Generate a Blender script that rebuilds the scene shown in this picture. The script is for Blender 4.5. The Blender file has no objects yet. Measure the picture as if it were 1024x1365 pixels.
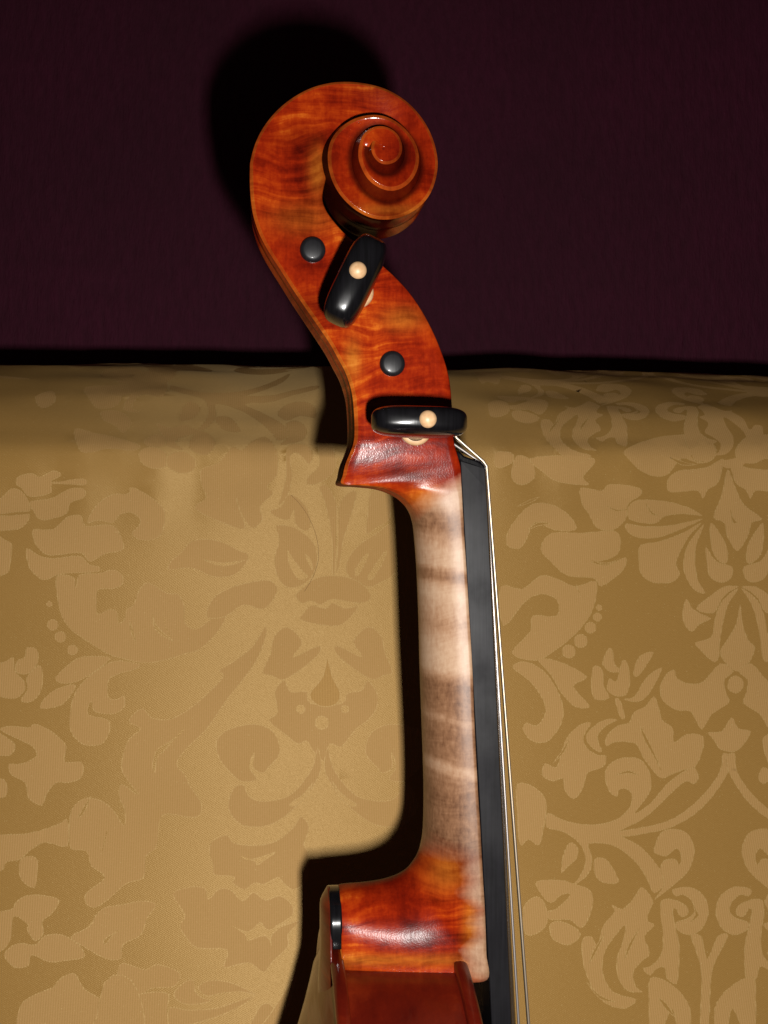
import bpy, math, random
import numpy as np
from mathutils import Vector, noise
from mathutils.geometry import delaunay_2d_cdt

random.seed(4)
scene = bpy.context.scene
R = math.radians

# ------------------------------------------------------------------ camera, light, exposure
F = 1658.0                       # focal length in photograph pixels (1024 x 1365)
CAM = (0.0, 0.0, 1.0)            # metres
cam_d = bpy.data.cameras.new('camera')
cam_d.sensor_fit = 'VERTICAL'
cam_d.sensor_height = 24.0
cam_d.lens = 24.0 * F / 1365.0
cam_d.clip_start = 0.01
cam_d.clip_end = 50
cam = bpy.data.objects.new('camera', cam_d)
cam.location = CAM
cam.rotation_euler = (R(90), 0, 0)
scene.collection.objects.link(cam)
scene.camera = cam

world = bpy.data.worlds.new('World')
scene.world = world
world.use_nodes = True
bg = world.node_tree.nodes['Background']
bg.inputs[0].default_value = (1.0, 0.62, 0.6, 1)
bg.inputs[1].default_value = 0.014

fl_d = bpy.data.lights.new('flash', 'AREA')
fl_d.shape = 'RECTANGLE'
fl_d.size = 0.007
fl_d.size_y = 0.013
fl_d.energy = 2.35
fl_d.color = (1.0, 0.97, 0.93)
flash = bpy.data.objects.new('flash', fl_d)
flash.location = (0.0205, 0.0, 1.0 - 0.032)
flash.rotation_euler = (R(90), 0, 0)
scene.collection.objects.link(flash)

scene.view_settings.view_transform = 'Standard'
scene.view_settings.look = 'None'
scene.view_settings.exposure = 0.0
scene.view_settings.gamma = 1.0
scene.cycles.max_bounces = 8

# ------------------------------------------------------------------ frames
TH = R(6.0)                      # the violin is turned so that its back shows a little
D0 = 340.0                       # mm from camera to the violin's middle plane
ZB = 520.0                       # world height of the lower end of the body, mm
CT, ST = math.cos(TH), math.sin(TH)
CZ = 1000.0

def P(px, py, w=0.0):
    """point of the violin's own frame (u right, v up, mm) that lies w mm in front of its middle plane"""
    dx, dz = (px - 512.0) / F, (682.5 - py) / F
    t = (-w + D0 * CT) / (CT - dx * ST)
    x, y, z = t * dx, t - D0, t * dz
    return (x * CT + y * ST, z + CZ - ZB)

def L3(u, v, w):
    return (u / 1000.0, -w / 1000.0, v / 1000.0)

root = bpy.data.objects.new('violin', None)
root.location = (0, D0 / 1000.0, ZB / 1000.0)
root.rotation_euler = (0, 0, TH)
root.empty_display_size = 0.05
scene.collection.objects.link(root)
root['label'] = 'red-brown varnished violin head and neck with black pegs, in front of the gold damask sofa'
root['category'] = 'violin'

# ------------------------------------------------------------------ material helpers
class NT:
    def __init__(s, name):
        s.m = bpy.data.materials.new(name)
        s.m.use_nodes = True
        s.t = s.m.node_tree
        s.b = s.t.nodes['Principled BSDF']
    def n(s, typ, **kw):
        nd = s.t.nodes.new(typ)
        for k, v in kw.items():
            if k.startswith('i_'):
                nd.inputs[k[2:].replace('_', ' ')].default_value = v
            else:
                setattr(nd, k, v)
        return nd
    def l(s, a, b):
        s.t.links.new(a, b)
    def math(s, op, a, b=None, c=None):
        nd = s.t.nodes.new('ShaderNodeMath'); nd.operation = op
        for i, q in enumerate((a, b, c)):
            if q is None: continue
            if isinstance(q, (int, float)): nd.inputs[i].default_value = q
            else: s.l(q, nd.inputs[i])
        return nd.outputs[0]
    def mix(s, f, a, b, mode='MIX'):
        nd = s.t.nodes.new('ShaderNodeMix'); nd.data_type = 'RGBA'; nd.blend_type = mode
        for i, q in ((0, f), (6, a), (7, b)):
            if isinstance(q, (int, float)): nd.inputs[i].default_value = q
            elif isinstance(q, tuple): nd.inputs[i].default_value = (*q, 1)
            else: s.l(q, nd.inputs[i])
        return nd.outputs[2]
    def ramp(s, f, stops, interp='LINEAR'):
        nd = s.t.nodes.new('ShaderNodeValToRGB'); cr = nd.color_ramp; cr.interpolation = interp
        while len(cr.elements) < len(stops): cr.elements.new(0.5)
        for e, (p, c) in zip(cr.elements, stops):
            e.position = p
            e.color = (*c, 1) if isinstance(c, tuple) else (c, c, c, 1)
        s.l(f, nd.inputs[0])
        return nd.outputs[0]
    def coord(s, scale=(1, 1, 1), rot=(0, 0, 0)):
        tc = s.n('ShaderNodeTexCoord'); mp = s.n('ShaderNodeMapping')
        mp.inputs['Scale'].default_value = scale; mp.inputs['Rotation'].default_value = rot
        s.l(tc.outputs['Object'], mp.inputs[0]); return mp.outputs[0]
    def noise(s, vec, scale, detail=3, rough=0.5, dist=0.0):
        nd = s.n('ShaderNodeTexNoise'); nd.inputs['Scale'].default_value = scale
        nd.inputs['Detail'].default_value = detail; nd.inputs['Roughness'].default_value = rough
        nd.inputs['Distortion'].default_value = dist
        s.l(vec, nd.inputs['Vector']); return nd.outputs[0]
    def bump(s, h, strength, dist, normal=None):
        nd = s.n('ShaderNodeBump'); nd.inputs['Strength'].default_value = strength
        nd.inputs['Distance'].default_value = dist; s.l(h, nd.inputs['Height'])
        if normal is not None: s.l(normal, nd.inputs['Normal'])
        return nd.outputs[0]
    def set(s, **kw):
        for k, v in kw.items():
            inp = s.b.inputs[k.replace('_', ' ')]
            if isinstance(v, (int, float)): inp.default_value = v
            elif isinstance(v, tuple): inp.default_value = (*v, 1)
            else: s.l(v, inp)

def vz(py, w=10):
    return P(600, py, w)[1] / 1000.0

def make_maple(dark=False):
    """flamed maple under worn red-orange varnish; the attribute 'bare' says where the varnish is gone"""
    k = NT('dark_rib_varnish' if dark else 'flamed_maple')
    v1 = k.coord((1, 0.25, 1))
    sep = k.n('ShaderNodeSeparateXYZ'); tc = k.n('ShaderNodeTexCoord'); k.l(tc.outputs['Object'], sep.inputs[0])
    X, Z = sep.outputs[0], sep.outputs[2]
    # flames: bands across the grain, warped
    warp = k.noise(v1, 45, 2, 0.5)
    zf = k.math('ADD', Z, k.math('MULTIPLY', k.math('SUBTRACT', warp, 0.5), 0.012))
    zf = k.math('ADD', zf, k.math('MULTIPLY', X, -0.10))
    comb = k.n('ShaderNodeCombineXYZ')
    k.l(k.math('MULTIPLY', X, 30), comb.inputs[0]); k.l(k.math('MULTIPLY', zf, 400), comb.inputs[2])
    flame = k.noise(comb.outputs[0], 1.0, 4, 0.6)
    blot = k.noise(v1, 75, 6, 0.66)
    patch = k.noise(v1, 30, 2, 0.5)
    fine = k.noise(k.coord((900, 200, 60)), 1.0, 3, 0.6)
    amp = k.ramp(patch, [(0.42, 0.15), (0.58, 0.85)])
    f = k.math('ADD', k.math('MULTIPLY', k.math('SUBTRACT', flame, 0.5), amp), k.math('MULTIPLY', k.math('SUBTRACT', blot, 0.5), 0.75))
    f = k.math('ADD', f, k.math('MULTIPLY', k.math('SUBTRACT', fine, 0.5), 0.12))
    f = k.math('ADD', f, k.math('MULTIPLY', k.math('SUBTRACT', k.noise(k.coord((1, 1, .5)), 1500, 3, .65), 0.5), 0.09))
    f = k.math('ADD', f, 0.5)
    if dark:
        col = k.ramp(f, [(0.3, (0.045, 0.0022, 0.001)), (0.55, (0.085, 0.005, 0.0013)), (0.75, (0.15, 0.013, 0.0025))])
        k.set(Base_Color=col, Roughness=0.45, Coat_Weight=0.5, Coat_Roughness=0.14, Specular_IOR_Level=0.15)
        nb = k.bump(k.noise(v1, 260, 3, 0.6), 0.25, 0.0006)
        k.set(Normal=nb); k.l(nb, k.b.inputs['Coat Normal'])
        return k.m
    varn = k.ramp(f, [(0.31, (0.050, 0.0022, 0.0009)), (0.42, (0.115, 0.0055, 0.0012)), (0.51, (0.190, 0.0115, 0.0017)),
                      (0.61, (0.28, 0.028, 0.0025)), (0.73, (0.45, 0.100, 0.008))])
    att = k.n('ShaderNodeAttribute', attribute_name='tone')     # r: bare wood, g: worn golden, b: darker varnish and painted shade
    sc = k.n('ShaderNodeSeparateColor'); k.l(att.outputs['Color'], sc.inputs[0])
    bare, gold, deep = sc.outputs[0], sc.outputs[1], sc.outputs[2]
    golden = k.ramp(f, [(0.35, (0.21, 0.045, 0.004)), (0.6, (0.40, 0.15, 0.016)), (0.75, (0.48, 0.23, 0.04))])
    gm = k.math('MULTIPLY', gold, k.ramp(patch, [(0.35, 0.55), (0.6, 1.0)]))
    varn = k.mix(gm, varn, golden)
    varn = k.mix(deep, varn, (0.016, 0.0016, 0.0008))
    # bare wood with the flames seen in the photograph, at their heights on the neck
    z0, z1 = vz(1330), vz(600)
    def pos(py): return (vz(py) - z0) / (z1 - z0)
    zz = k.math('DIVIDE', k.math('SUBTRACT', k.math('ADD', k.math('ADD', Z, k.math('MULTIPLY', X, 0.16)), k.math('MULTIPLY', k.math('SUBTRACT', warp, 0.5), 0.004)), z0 + 0.16 * 0.019), z1 - z0)
    bands = [(1300, .62), (1230, .66), (1180, .56), (1140, .50), (1120, .36), (1090, .42), (1066, .36), (1050, .44), (1036, .46),
             (1030, .66), (1022, .70), (1014, .46), (985, .42), (968, .46), (960, .60), (953, .46), (935, .40), (914, .36), (902, .60),
             (893, .84), (860, .80), (835, .60), (820, .70), (795, .86), (783, .74), (775, .42), (767, .48), (757, .80),
             (735, .80), (722, .62), (708, .40), (692, .42), (678, .70), (655, .78), (620, .8)]
    # two ramps because one holds 32 stops at most
    h1 = [(pos(p), c) for p, c in bands[:18]]; h2 = [(pos(p), c) for p, c in bands[17:]]
    r1 = k.ramp(zz, h1); r2 = k.ramp(zz, h2)
    sw = k.math('GREATER_THAN', zz, pos(914))
    bandv = k.mix(sw, r1, r2)
    bv = k.math('ADD', bandv, k.math('MULTIPLY', k.math('SUBTRACT', fine, 0.5), 0.22))
    fleck = k.noise(k.coord((900, 900, 500)), 1.0, 3, 0.65)
    bv = k.math('ADD', bv, k.math('MULTIPLY', k.math('SUBTRACT', fleck, 0.5), 0.42))
    bv = k.math('ADD', bv, k.math('MULTIPLY', k.math('SUBTRACT', blot, 0.5), 0.18))
    cb2 = k.n('ShaderNodeCombineXYZ'); k.l(k.math('MULTIPLY', X, 130), cb2.inputs[0]); k.l(k.math('MULTIPLY', zf, 1100), cb2.inputs[2])
    ripple = k.noise(cb2.outputs[0], 1.0, 2, .55)
    bv = k.math('ADD', bv, k.math('MULTIPLY', k.math('SUBTRACT', ripple, 0.5), 0.22))
    barec = k.ramp(bv, [(0.25, (0.085, 0.034, 0.014)), (0.45, (0.185, 0.090, 0.044)), (0.65, (0.285, 0.160, 0.090)), (0.9, (0.38, 0.250, 0.160))])
    bm = k.math('ADD', bare, k.math('MULTIPLY', k.math('SUBTRACT', blot, 0.5), 0.8))
    bm = k.math('MULTIPLY', k.ramp(bm, [(0.2, 0.0), (0.75, 1.0)]), k.math('GREATER_THAN', bare, 0.01))
    col = k.mix(bm, varn, barec)
    k.set(Base_Color=col, Roughness=k.math('ADD', 0.38, k.math('MULTIPLY', bm, 0.10)),
          Coat_Weight=k.math('MULTIPLY', k.math('MULTIPLY', k.ramp(k.math('MULTIPLY', Z, 1.0), [(vz(640), 0.26), (vz(540), 1.0)]), k.math('SUBTRACT', 1.0, k.math('MULTIPLY', bm, 0.34))), k.math('SUBTRACT', 1.0, k.math('MULTIPLY', deep, 0.85))), Coat_Roughness=k.math('ADD', k.ramp(k.math('MULTIPLY', Z, 1.0), [(vz(640), 0.22), (vz(540), 0.14)]), k.math('MULTIPLY', bm, 0.2)),
          Specular_IOR_Level=k.math('MULTIPLY', k.math('SUBTRACT', 1.0, deep), k.math('MULTIPLY', bm, 0.34)))
    k.b.inputs['Coat IOR'].default_value = 1.36
    lump = k.noise(v1, 420, 3, 0.55)
    fine2 = k.noise(v1, 2600, 2, 0.5)
    nb = k.bump(lump, 0.09, 0.0003)
    nb2 = k.bump(fine2, 0.35, 0.00006, nb)
    k.set(Normal=nb); k.l(nb2, k.b.inputs['Coat Normal'])
    return k.m

def make_ebony(name, rough, coat, spec=0.5, base=0.010):
    k = NT(name)
    g = k.noise(k.coord((1400, 300, 60)), 1.0, 3, 0.6)
    b = base
    col = k.ramp(g, [(0.35, (b * 0.8, b * 0.75, b * 0.85)), (0.7, (b * 1.35, b * 1.25, b * 1.5))])
    sm = k.noise(k.coord((1, 1, 1)), 60, 4, 0.6)
    k.set(Base_Color=col, Coat_Weight=coat, Coat_Roughness=0.13, Specular_IOR_Level=spec,
          Roughness=k.ramp(sm, [(0.3, rough * 0.85), (0.7, rough * 1.2)]))
    nb = k.bump(g, 0.02 if name.startswith('finger') else 0.10, 0.0002); k.set(Normal=nb)
    return k.m

def make_ivory():
    k = NT('pale_bone')
    g = k.noise(k.coord(), 900, 3, 0.5)
    col = k.ramp(g, [(0.3, (0.40, 0.235, 0.115)), (0.7, (0.50, 0.32, 0.175))])
    k.set(Base_Color=col, Roughness=0.42, Specular_IOR_Level=0.35, Subsurface_Weight=0.0)
    return k.m

def make_string(name, col):
    k = NT(name)
    w = k.n('ShaderNodeTexWave'); w.wave_type = 'BANDS'; w.bands_direction = 'Z'
    w.inputs['Scale'].default_value = 2200
    k.l(k.coord(), w.inputs[0])
    k.set(Base_Color=col, Metallic=0.85, Roughness=0.40, Normal=k.bump(w.outputs[1], 0.15, 0.00003))
    return k.m

MAPLE = make_maple(); RIB = make_maple(True)
BOARD = make_ebony('fingerboard_ebony', 0.29, 0.0, spec=0.22, base=0.0065)
EBONY = make_ebony('polished_ebony', 0.25, 0.45, spec=0.08, base=0.0035)
DULL = make_ebony('worn_ebony_end', 0.42, 0.08, spec=0.22, base=0.0065)
IVORY = make_ivory()
STEEL = make_string('wound_silver', (0.48, 0.39, 0.29))
STEEL_DULL = make_string('wound_silver_worn', (0.40, 0.36, 0.34))

# ------------------------------------------------------------------ mesh helpers
def link(name, me, mat, parent=root, smooth=True):
    o = bpy.data.objects.new(name, me)
    for m in (mat if isinstance(mat, (list, tuple)) else [mat]): me.materials.append(m)
    if smooth: me.polygons.foreach_set('use_smooth', [True] * len(me.polygons))
    scene.collection.objects.link(o)
    if parent: o.parent = parent
    return o

def mesh(name, verts, faces):
    me = bpy.data.meshes.new(name)
    me.from_pydata([tuple(v) for v in verts], [], faces)
    me.validate(); me.update()
    return me

def catmull(rows, sub):
    rows = np.array(rows, float); n = len(rows); out = []
    for i in range(n - 1):
        p1, p2 = rows[i], rows[i + 1]
        p0 = rows[i - 1] if i > 0 else 2 * p1 - p2
        p3 = rows[i + 2] if i + 2 < n else 2 * p2 - p1
        for j in range(sub):
            t = j / sub
            out.append(0.5 * ((2 * p1) + (-p0 + p2) * t + (2 * p0 - 5 * p1 + 4 * p2 - p3) * t * t + (-p0 + 3 * p1 - 3 * p2 + p3) * t ** 3))
    out.append(rows[-1]); return np.array(out)

def rings_mesh(name, rings, close=True, cap0=True, cap1=True):
    """rings: list of equal-length lists of (u,v,w)"""
    n = len(rings[0]); V = [L3(*p) for r in rings for p in r]; Fc = []
    for i in range(len(rings) - 1):
        for j in range(n if close else n - 1):
            a, b = i * n + j, i * n + (j + 1) % n
            Fc.append((a, b, b + n, a + n))
    if cap0: Fc.append(tuple(range(n - 1, -1, -1)))
    if cap1: Fc.append(tuple((len(rings) - 1) * n + j for j in range(n)))
    me = mesh(name, V, Fc)
    import bmesh
    bm = bmesh.new(); bm.from_mesh(me); bmesh.ops.recalc_face_normals(bm, faces=bm.faces); bm.to_mesh(me); bm.free()
    return me

def bevelled(o, w, seg=2, ang=35):
    m = o.modifiers.new('bevel', 'BEVEL'); m.width = w; m.segments = seg; m.limit_method = 'ANGLE'; m.angle_limit = R(ang)
    return o

def tube(name, pts, rad, mat, n=10, parent=root, sub=6):
    pts = catmull(pts, sub) if sub > 1 else np.array(pts, float)
    rings = []
    for i, p in enumerate(pts):
        d = pts[min(i + 1, len(pts) - 1)] - pts[max(i - 1, 0)]; d = Vector(d).normalized()
        a = d.orthogonal().normalized() if i == 0 else (pa - d * pa.dot(d)).normalized()
        pa = a; b = d.cross(a)
        rings.append([tuple(Vector(p) + (a * math.cos(q) + b * math.sin(q)) * rad) for q in [2 * math.pi * j / n for j in range(n)]])
    return link(name, rings_mesh(name, rings), mat, parent)

# ------------------------------------------------------------------ the carved head and neck: one sweep of sections
# section parameters: Bu Bv Fu Fv W beta nexp tap flute flare chamfer dip notch
def row(B, Fp, W, beta=0.0, n=2.2, tap=1.0, fl=1.2, flare=0.0, ch=0.9, dip=0.0, notch=0.0, fdz=0.0):
    wB = W * (1 - beta)
    b = P(B[0], B[1], wB); f = P(Fp[0], Fp[1], W)
    return [b[0], b[1], f[0], f[1], W, beta, n, tap, fl, flare, ch, dip, notch]

neck_rows = [
    row((457.5, 1183.5), (457, 1294), 11.4, 1, 2.9), row((467, 1181), (472, 1296), 12.0, 1, 2.6),
    row((480, 1179), (492, 1298), 12.7, 1, 2.4), row((494, 1177), (516, 1301), 13.4, 1, 2.25),
    row((508, 1174.5), (542, 1304), 14.1, 1, 2.15), row((522, 1170.5), (572, 1307), 14.8, 1, 2.1),
    row((535, 1164.5), (608, 1309), 15.6, 1, 2.05), row((544, 1158), (649.5, 1306), 16.6, 1, 2.05),
    row((551, 1150), (648.5, 1272), 16.6, 1, 2.1), row((556.5, 1142), (647.5, 1240), 16.6, 1, 2.15),
    row((561, 1131), (646, 1205), 16.5, 1, 2.2), row((564, 1116), (644, 1172), 16.3, 1, 2.2),
    row((565.3, 1096), (642, 1135), 16.0, 1, 2.2), row((565.8, 1072), (640, 1098), 15.8, 1, 2.2),
    row((565.7, 1045), (637.5, 1060), 15.5, 1),
    row((564.5, 1004), (634.5, 1004), 15.2, 1),
    row((562.5, 950), (632, 950), 14.8, 1), row((560.5, 895), (630, 895), 14.4, 1),
    row((558.5, 818), (625.5, 818), 13.8, 1), row((556, 760), (622, 760), 13.2, 1),
    row((553, 720), (619, 715), 12.8, 1), row((550.5, 698), (618, 694), 12.6, .97),
    row((545, 681), (617, 677), 12.5, .90), row((535, 668), (616.5, 664), 12.5, .76),
    row((522, 658), (616, 652), 12.6, .55, 2.4), row((505, 651), (615, 641), 12.1, .32, 2.6, dip=-.6),
    row((480, 647.5), (614.5, 631), 11.65, .10, 3, dip=-1.05), row((456, 645), (613, 622), 11.35, 0, fl=.2, ch=.6, dip=-1.4),
    row((457.5, 633), (611, 612), 11.95, 0, fl=.8, dip=-.95),
]
peg_rows = [
    row((461, 618), (609, 604), 12.5, 0, dip=-.5), row((468, 601), (606.5, 594), 12.9, 0, dip=-.15),
    row((472, 588), (605, 584), 13.1, 0, notch=.0), row((473, 572), (604, 570), 12.9, 0, notch=.5), row((472, 547), (603, 545), 12.6, 0, notch=.7),
    row((469, 522), (601, 518), 12.3, 0, notch=.7), row((461, 497), (597.5, 497), 12.0, 0, notch=.7), row((451, 478), (591, 475), 11.8, 0, notch=.7),
    row((440, 458), (580, 447), 11.5, 0, notch=.7), row((424, 434), (564, 416), 11.2, 0, notch=.7), row((408, 411), (547, 391), 10.9, 0, notch=.7),
    row((391, 386), (530, 372), 10.6, 0, notch=.7), row((375, 361), (513, 356), 10.3, 0, notch=.65), row((362, 341), (492, 338), 10.1, 0, notch=.55),
    row((352, 324), (473, 322), 9.9, 0, notch=.3), row((344, 307), (458, 309), 9.7, 0), row((338, 288), (444, 293), 9.5, 0),
    row((335, 270), (434, 278), 9.3, 0), row((333.5, 252), (430, 262), 9.1, 0, dip=.2), row((333, 236), (434, 240), 9.0, 0, dip=.3),
]
ridge = [  # px, py, half width there
    (333.4, 217, 8.9), (341, 189, 8.7), (353, 166, 8.5), (372, 144, 8.3), (394, 127, 8.2), (419, 115, 8.1), (441, 109.5, 8.1), (462.5, 108, 8.1),
    (487.5, 110.5, 8.3), (512.5, 117, 8.5), (534, 128, 8.8), (556, 148, 9.2), (572, 172, 9.7), (581, 196, 10.1), (584, 215, 10.5), (581, 239, 11.0),
    (572, 261, 11.4), (553, 280, 11.8), (531, 290, 12.1), (506, 292, 12.5), (487.5, 287, 12.8), (469, 275, 13.1), (453, 258, 13.4), (442, 236, 13.7),
    (438, 214, 13.9), (439, 196, 14.1), (445, 181, 14.3), (456, 169, 14.5), (472, 158.5, 14.7), (491, 153.5, 14.9), (512.5, 154.5, 15.2), (531, 164, 15.5),
    (547, 180, 15.8), (557.5, 202, 16.1), (557, 221, 16.4), (550, 237, 16.7), (537.5, 248.5, 17.0), (521, 253, 17.3), (505, 248, 17.6), (492, 238, 17.9),
    (484, 225, 18.1), (479, 207, 18.3), (480, 193, 18.5), (484, 181, 18.7), (493, 172, 18.9), (505.5, 168, 19.1), (518, 170, 19.3), (529, 178, 19.5),
    (535, 190, 19.7), (535.5, 201, 19.9), (531, 211, 20.1), (521, 217, 20.3), (509, 217, 20.5), (500, 209, 20.6), (496, 199, 20.7), (497, 190, 20.8), (500, 183, 20.9)]
C0 = P(511.5, 197, 20)
pol = []
for (x, y, h) in ridge:
    u, v = P(x, y, h); a = math.atan2(u - C0[0], v - C0[1])      # clockwise from straight up
    pol.append([a, math.hypot(u - C0[0], v - C0[1]), h])
for i in range(1, len(pol)):
    while pol[i][0] < pol[i - 1][0] - math.pi: pol[i][0] += 2 * math.pi
pol = np.array(pol)
dense = catmull(pol, 8)
A_, R_, H_ = dense[:, 0], dense[:, 1], dense[:, 2]
for i in range(1, len(A_)): A_[i] = max(A_[i], A_[i - 1] + 1e-4)
for arr in (R_, H_):                                                # light smoothing of the hand-traced radii
    for _ in range(14): arr[1:-1] = 0.25 * arr[:-2] + 0.5 * arr[1:-1] + 0.25 * arr[2:]
aend = A_[-1]
def smooth01(x): x = min(max(x, 0), 1); return x * x * (3 - 2 * x)
sp_rows = []
NS = 520
for i in range(NS + 1):
    a = A_[0] + (aend - A_[0]) * i / NS
    r, h = np.interp(a, A_, R_), np.interp(a, A_, H_)
    deg = math.degrees(a)
    a2 = a + 2 * math.pi
    if a2 < aend:
        r2 = max(np.interp(a2, A_, R_) - 1.0, 0.3); Lr = r - r2; dip = 0.3 + (min(0.34 * Lr, 2.6) - 0.3) * smooth01((deg + 60) / 100.0)
        k_ = smooth01((aend - a2) / 1.1); dip = dip * k_ + (h - 19.6) * (1 - k_)
    else:
        r2 = 0.02; k_ = smooth01((aend - a) / 1.1)
        h = h * k_ + 19.55 * (1 - k_); dip = h - 19.9
    su, cv = math.sin(a), math.cos(a)
    fl = 1.2 * (1 - smooth01((deg - 190) / 40)); flare = 0.27 * smooth01((deg - 215) / 60)
    ch = 0.75 if deg < 640 else 0.55
    ch = min(ch, max(0.15, (r - r2) * 0.3))
    sp_rows.append([C0[0] + r * su, C0[1] + r * cv, C0[0] + r2 * su, C0[1] + r2 * cv, h, 0, 3, 1, fl, flare, ch, dip, 0])

neck_rows[0][0] = neck_rows[0][2] = P(459, 1268, 14)[0] - 0.5
neck_rows[1][0] = neck_rows[0][0] + 1.3
rowsA = catmull(neck_rows + peg_rows + [sp_rows[0]], 6)[:-1]
rows = np.vstack([rowsA, np.array(sp_rows)])
n_neck = len(neck_rows) * 6; n_peg = len(rowsA)

NB, NSD, NF = 10, 20, 6
def section(r):
    Bu, Bv, Fu, Fv, W, beta, n, tap, fl, flare, ch, dip, notch = r
    du, dv = Fu - Bu, Fv - Bv; Ln = math.hypot(du, dv) + 1e-9; du /= Ln; dv /= Ln
    beta = min(max(beta, 0), 1); ch = max(ch, 0.05)
    box = []
    Wc = W - ch * 0.75
    for i in range(NB):                                  # back: spine, channel, rim
        x = i / (NB - 2); w = x * (Wc - 0.06)
        if i == NB - 1: x = 1; w = Wc
        t = fl * (math.sin(math.pi * x ** 0.9) ** 1.2 if 0 < x < 1 else 0)
        t -= flare * min(max(W - w, 0), 5.5)
        box.append((t, w))
    tc = box[-1][0]
    lf = lambda f: (tc + (ch - tc) * f, Wc + (W - 0.03 - Wc) * f)
    box += [lf(.10), lf(.90), (ch, W - 0.03), (ch + 0.05, W - 0.04)]
    for i in range(4, NSD):
        x = (i - 3) / (NSD - 4); t = ch + 0.05 + x * (Ln - ch - 0.4)
        box.append((t, W - 0.04 - dip * (x if dip < 0 else 0.8 * x + 0.2 * math.sin(min(x * 1.25, 1) * math.pi / 2) ** 1.2)))
    wf = W - dip; nd = Ln * min(max(notch, 0), 1)
    wi = max(wf - 4.3, 0.5)
    box += [(Ln, wf - 0.45), (Ln, wi + 0.3), (Ln - min(0.3, nd), wi), (Ln - nd, wi), (Ln - nd, wi * 0.5), (Ln - nd, 0)]
    ell = []
    tot = NB + NSD
    for i in range(tot):
        a = (math.pi / 2) * i / (tot - 1); e = 2.0 / max(n, 1.2)
        t = Ln * (1 - max(math.cos(a), 0) ** e); w = W * max(math.sin(a), 0) ** e
        w *= tap + (1 - tap) * t / Ln
        ell.append((t, w))
    ell += [(Ln, W * f) for f in (0.98, .8, .6, .4, .2, 0)]
    half = [((1 - beta) * p[0] + beta * q[0], (1 - beta) * p[1] + beta * q[1]) for p, q in zip(box, ell)]
    full = half + [(t, -w) for t, w in reversed(half[1:-1])]
    return [(Bu + du * t, Bv + dv * t, w) for t, w in full]

secs = [section(r) for r in rows]
nring = len(secs[0])
full_me = rings_mesh('carving', secs)
co = np.empty(len(full_me.vertices) * 3); full_me.vertices.foreach_get('co', co); co = co.reshape(-1, 3)
vn = np.empty(len(full_me.vertices) * 3); full_me.vertex_normals.foreach_get('vector', vn); vn = vn.reshape(-1, 3)

def project(co):
    """photograph position of points in the violin's frame (for tones that have their place on the neck)"""
    x = co[:, 0] * CT - co[:, 1] * ST; y = co[:, 0] * ST + co[:, 1] * CT + D0 / 1000; z = co[:, 2] + ZB / 1000 - 1.0
    return 512 + F * x / y, 682.5 - F * z / y

def ss(a, b, x):
    t = np.clip((x - a) / (b - a), 0, 1); return t * t * (3 - 2 * t)

def tones(co, base=None):
    u, v = co[:, 0] * 1000, co[:, 2] * 1000
    # work in the middle plane so both sides of the neck look alike
    side = np.stack([co[:, 0], -np.abs(co[:, 1]), co[:, 2]], 1)
    px, py = project(side)
    top = ss(618, 700, py + 0.75 * (px - 590)); bot = 1 - ss(1095, 1180, py - 0.5 * (px - 600))
    strip = ss(596, 654, px - (py - 1150) * 0.02 + 9 * np.sin(py * 0.055) + 5 * np.sin(py * 0.17)) * (1 - ss(1290, 1330, py)) * (py > 1000)
    bare = np.clip(np.minimum(top, np.maximum(bot, strip * 0.85)), 0, 1) * (py > 560)
    gold = np.exp(-((px - 575) / 26) ** 2 - ((py - 670) / 20) ** 2) * 1.0
    gold += np.exp(-((px - 600) / 30) ** 2 - ((py - 1160) / 26) ** 2) * 0.8
    gold += np.exp(-((px - 630) / 12) ** 2 - ((py - 1245) / 50) ** 2) * 0.8
    gold += np.exp(-((py - 1280) / 7) ** 2) * (px < 620) * 0.6
    gold += np.exp(-((px - 424) / 11) ** 2 - ((py - 228) / 28) ** 2) * 0.9
    gold += np.exp(-((px - 405) / 45) ** 2 - ((py - 292) / 22) ** 2) * 0.35
    gold += np.exp(-((px - 520) / 40) ** 2 - ((py - 279) / 9) ** 2) * 0.55
    gold += np.exp(-((px - 540) / 30) ** 2 - ((py - 425) / 16) ** 2) * 0.5
    gold += np.exp(-((px - 470) / 10) ** 2 - ((py - 480) / 26) ** 2) * 0.6
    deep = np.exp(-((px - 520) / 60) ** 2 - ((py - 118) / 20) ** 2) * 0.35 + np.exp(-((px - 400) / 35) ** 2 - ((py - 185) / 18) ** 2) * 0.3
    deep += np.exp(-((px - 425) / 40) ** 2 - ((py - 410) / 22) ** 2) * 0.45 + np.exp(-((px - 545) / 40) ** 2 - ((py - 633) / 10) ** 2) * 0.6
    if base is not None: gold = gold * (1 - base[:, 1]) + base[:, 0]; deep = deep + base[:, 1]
    return np.stack([bare, np.clip(gold, 0, 1), np.clip(deep, 0, 1), np.ones(len(co))], 1)

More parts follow.
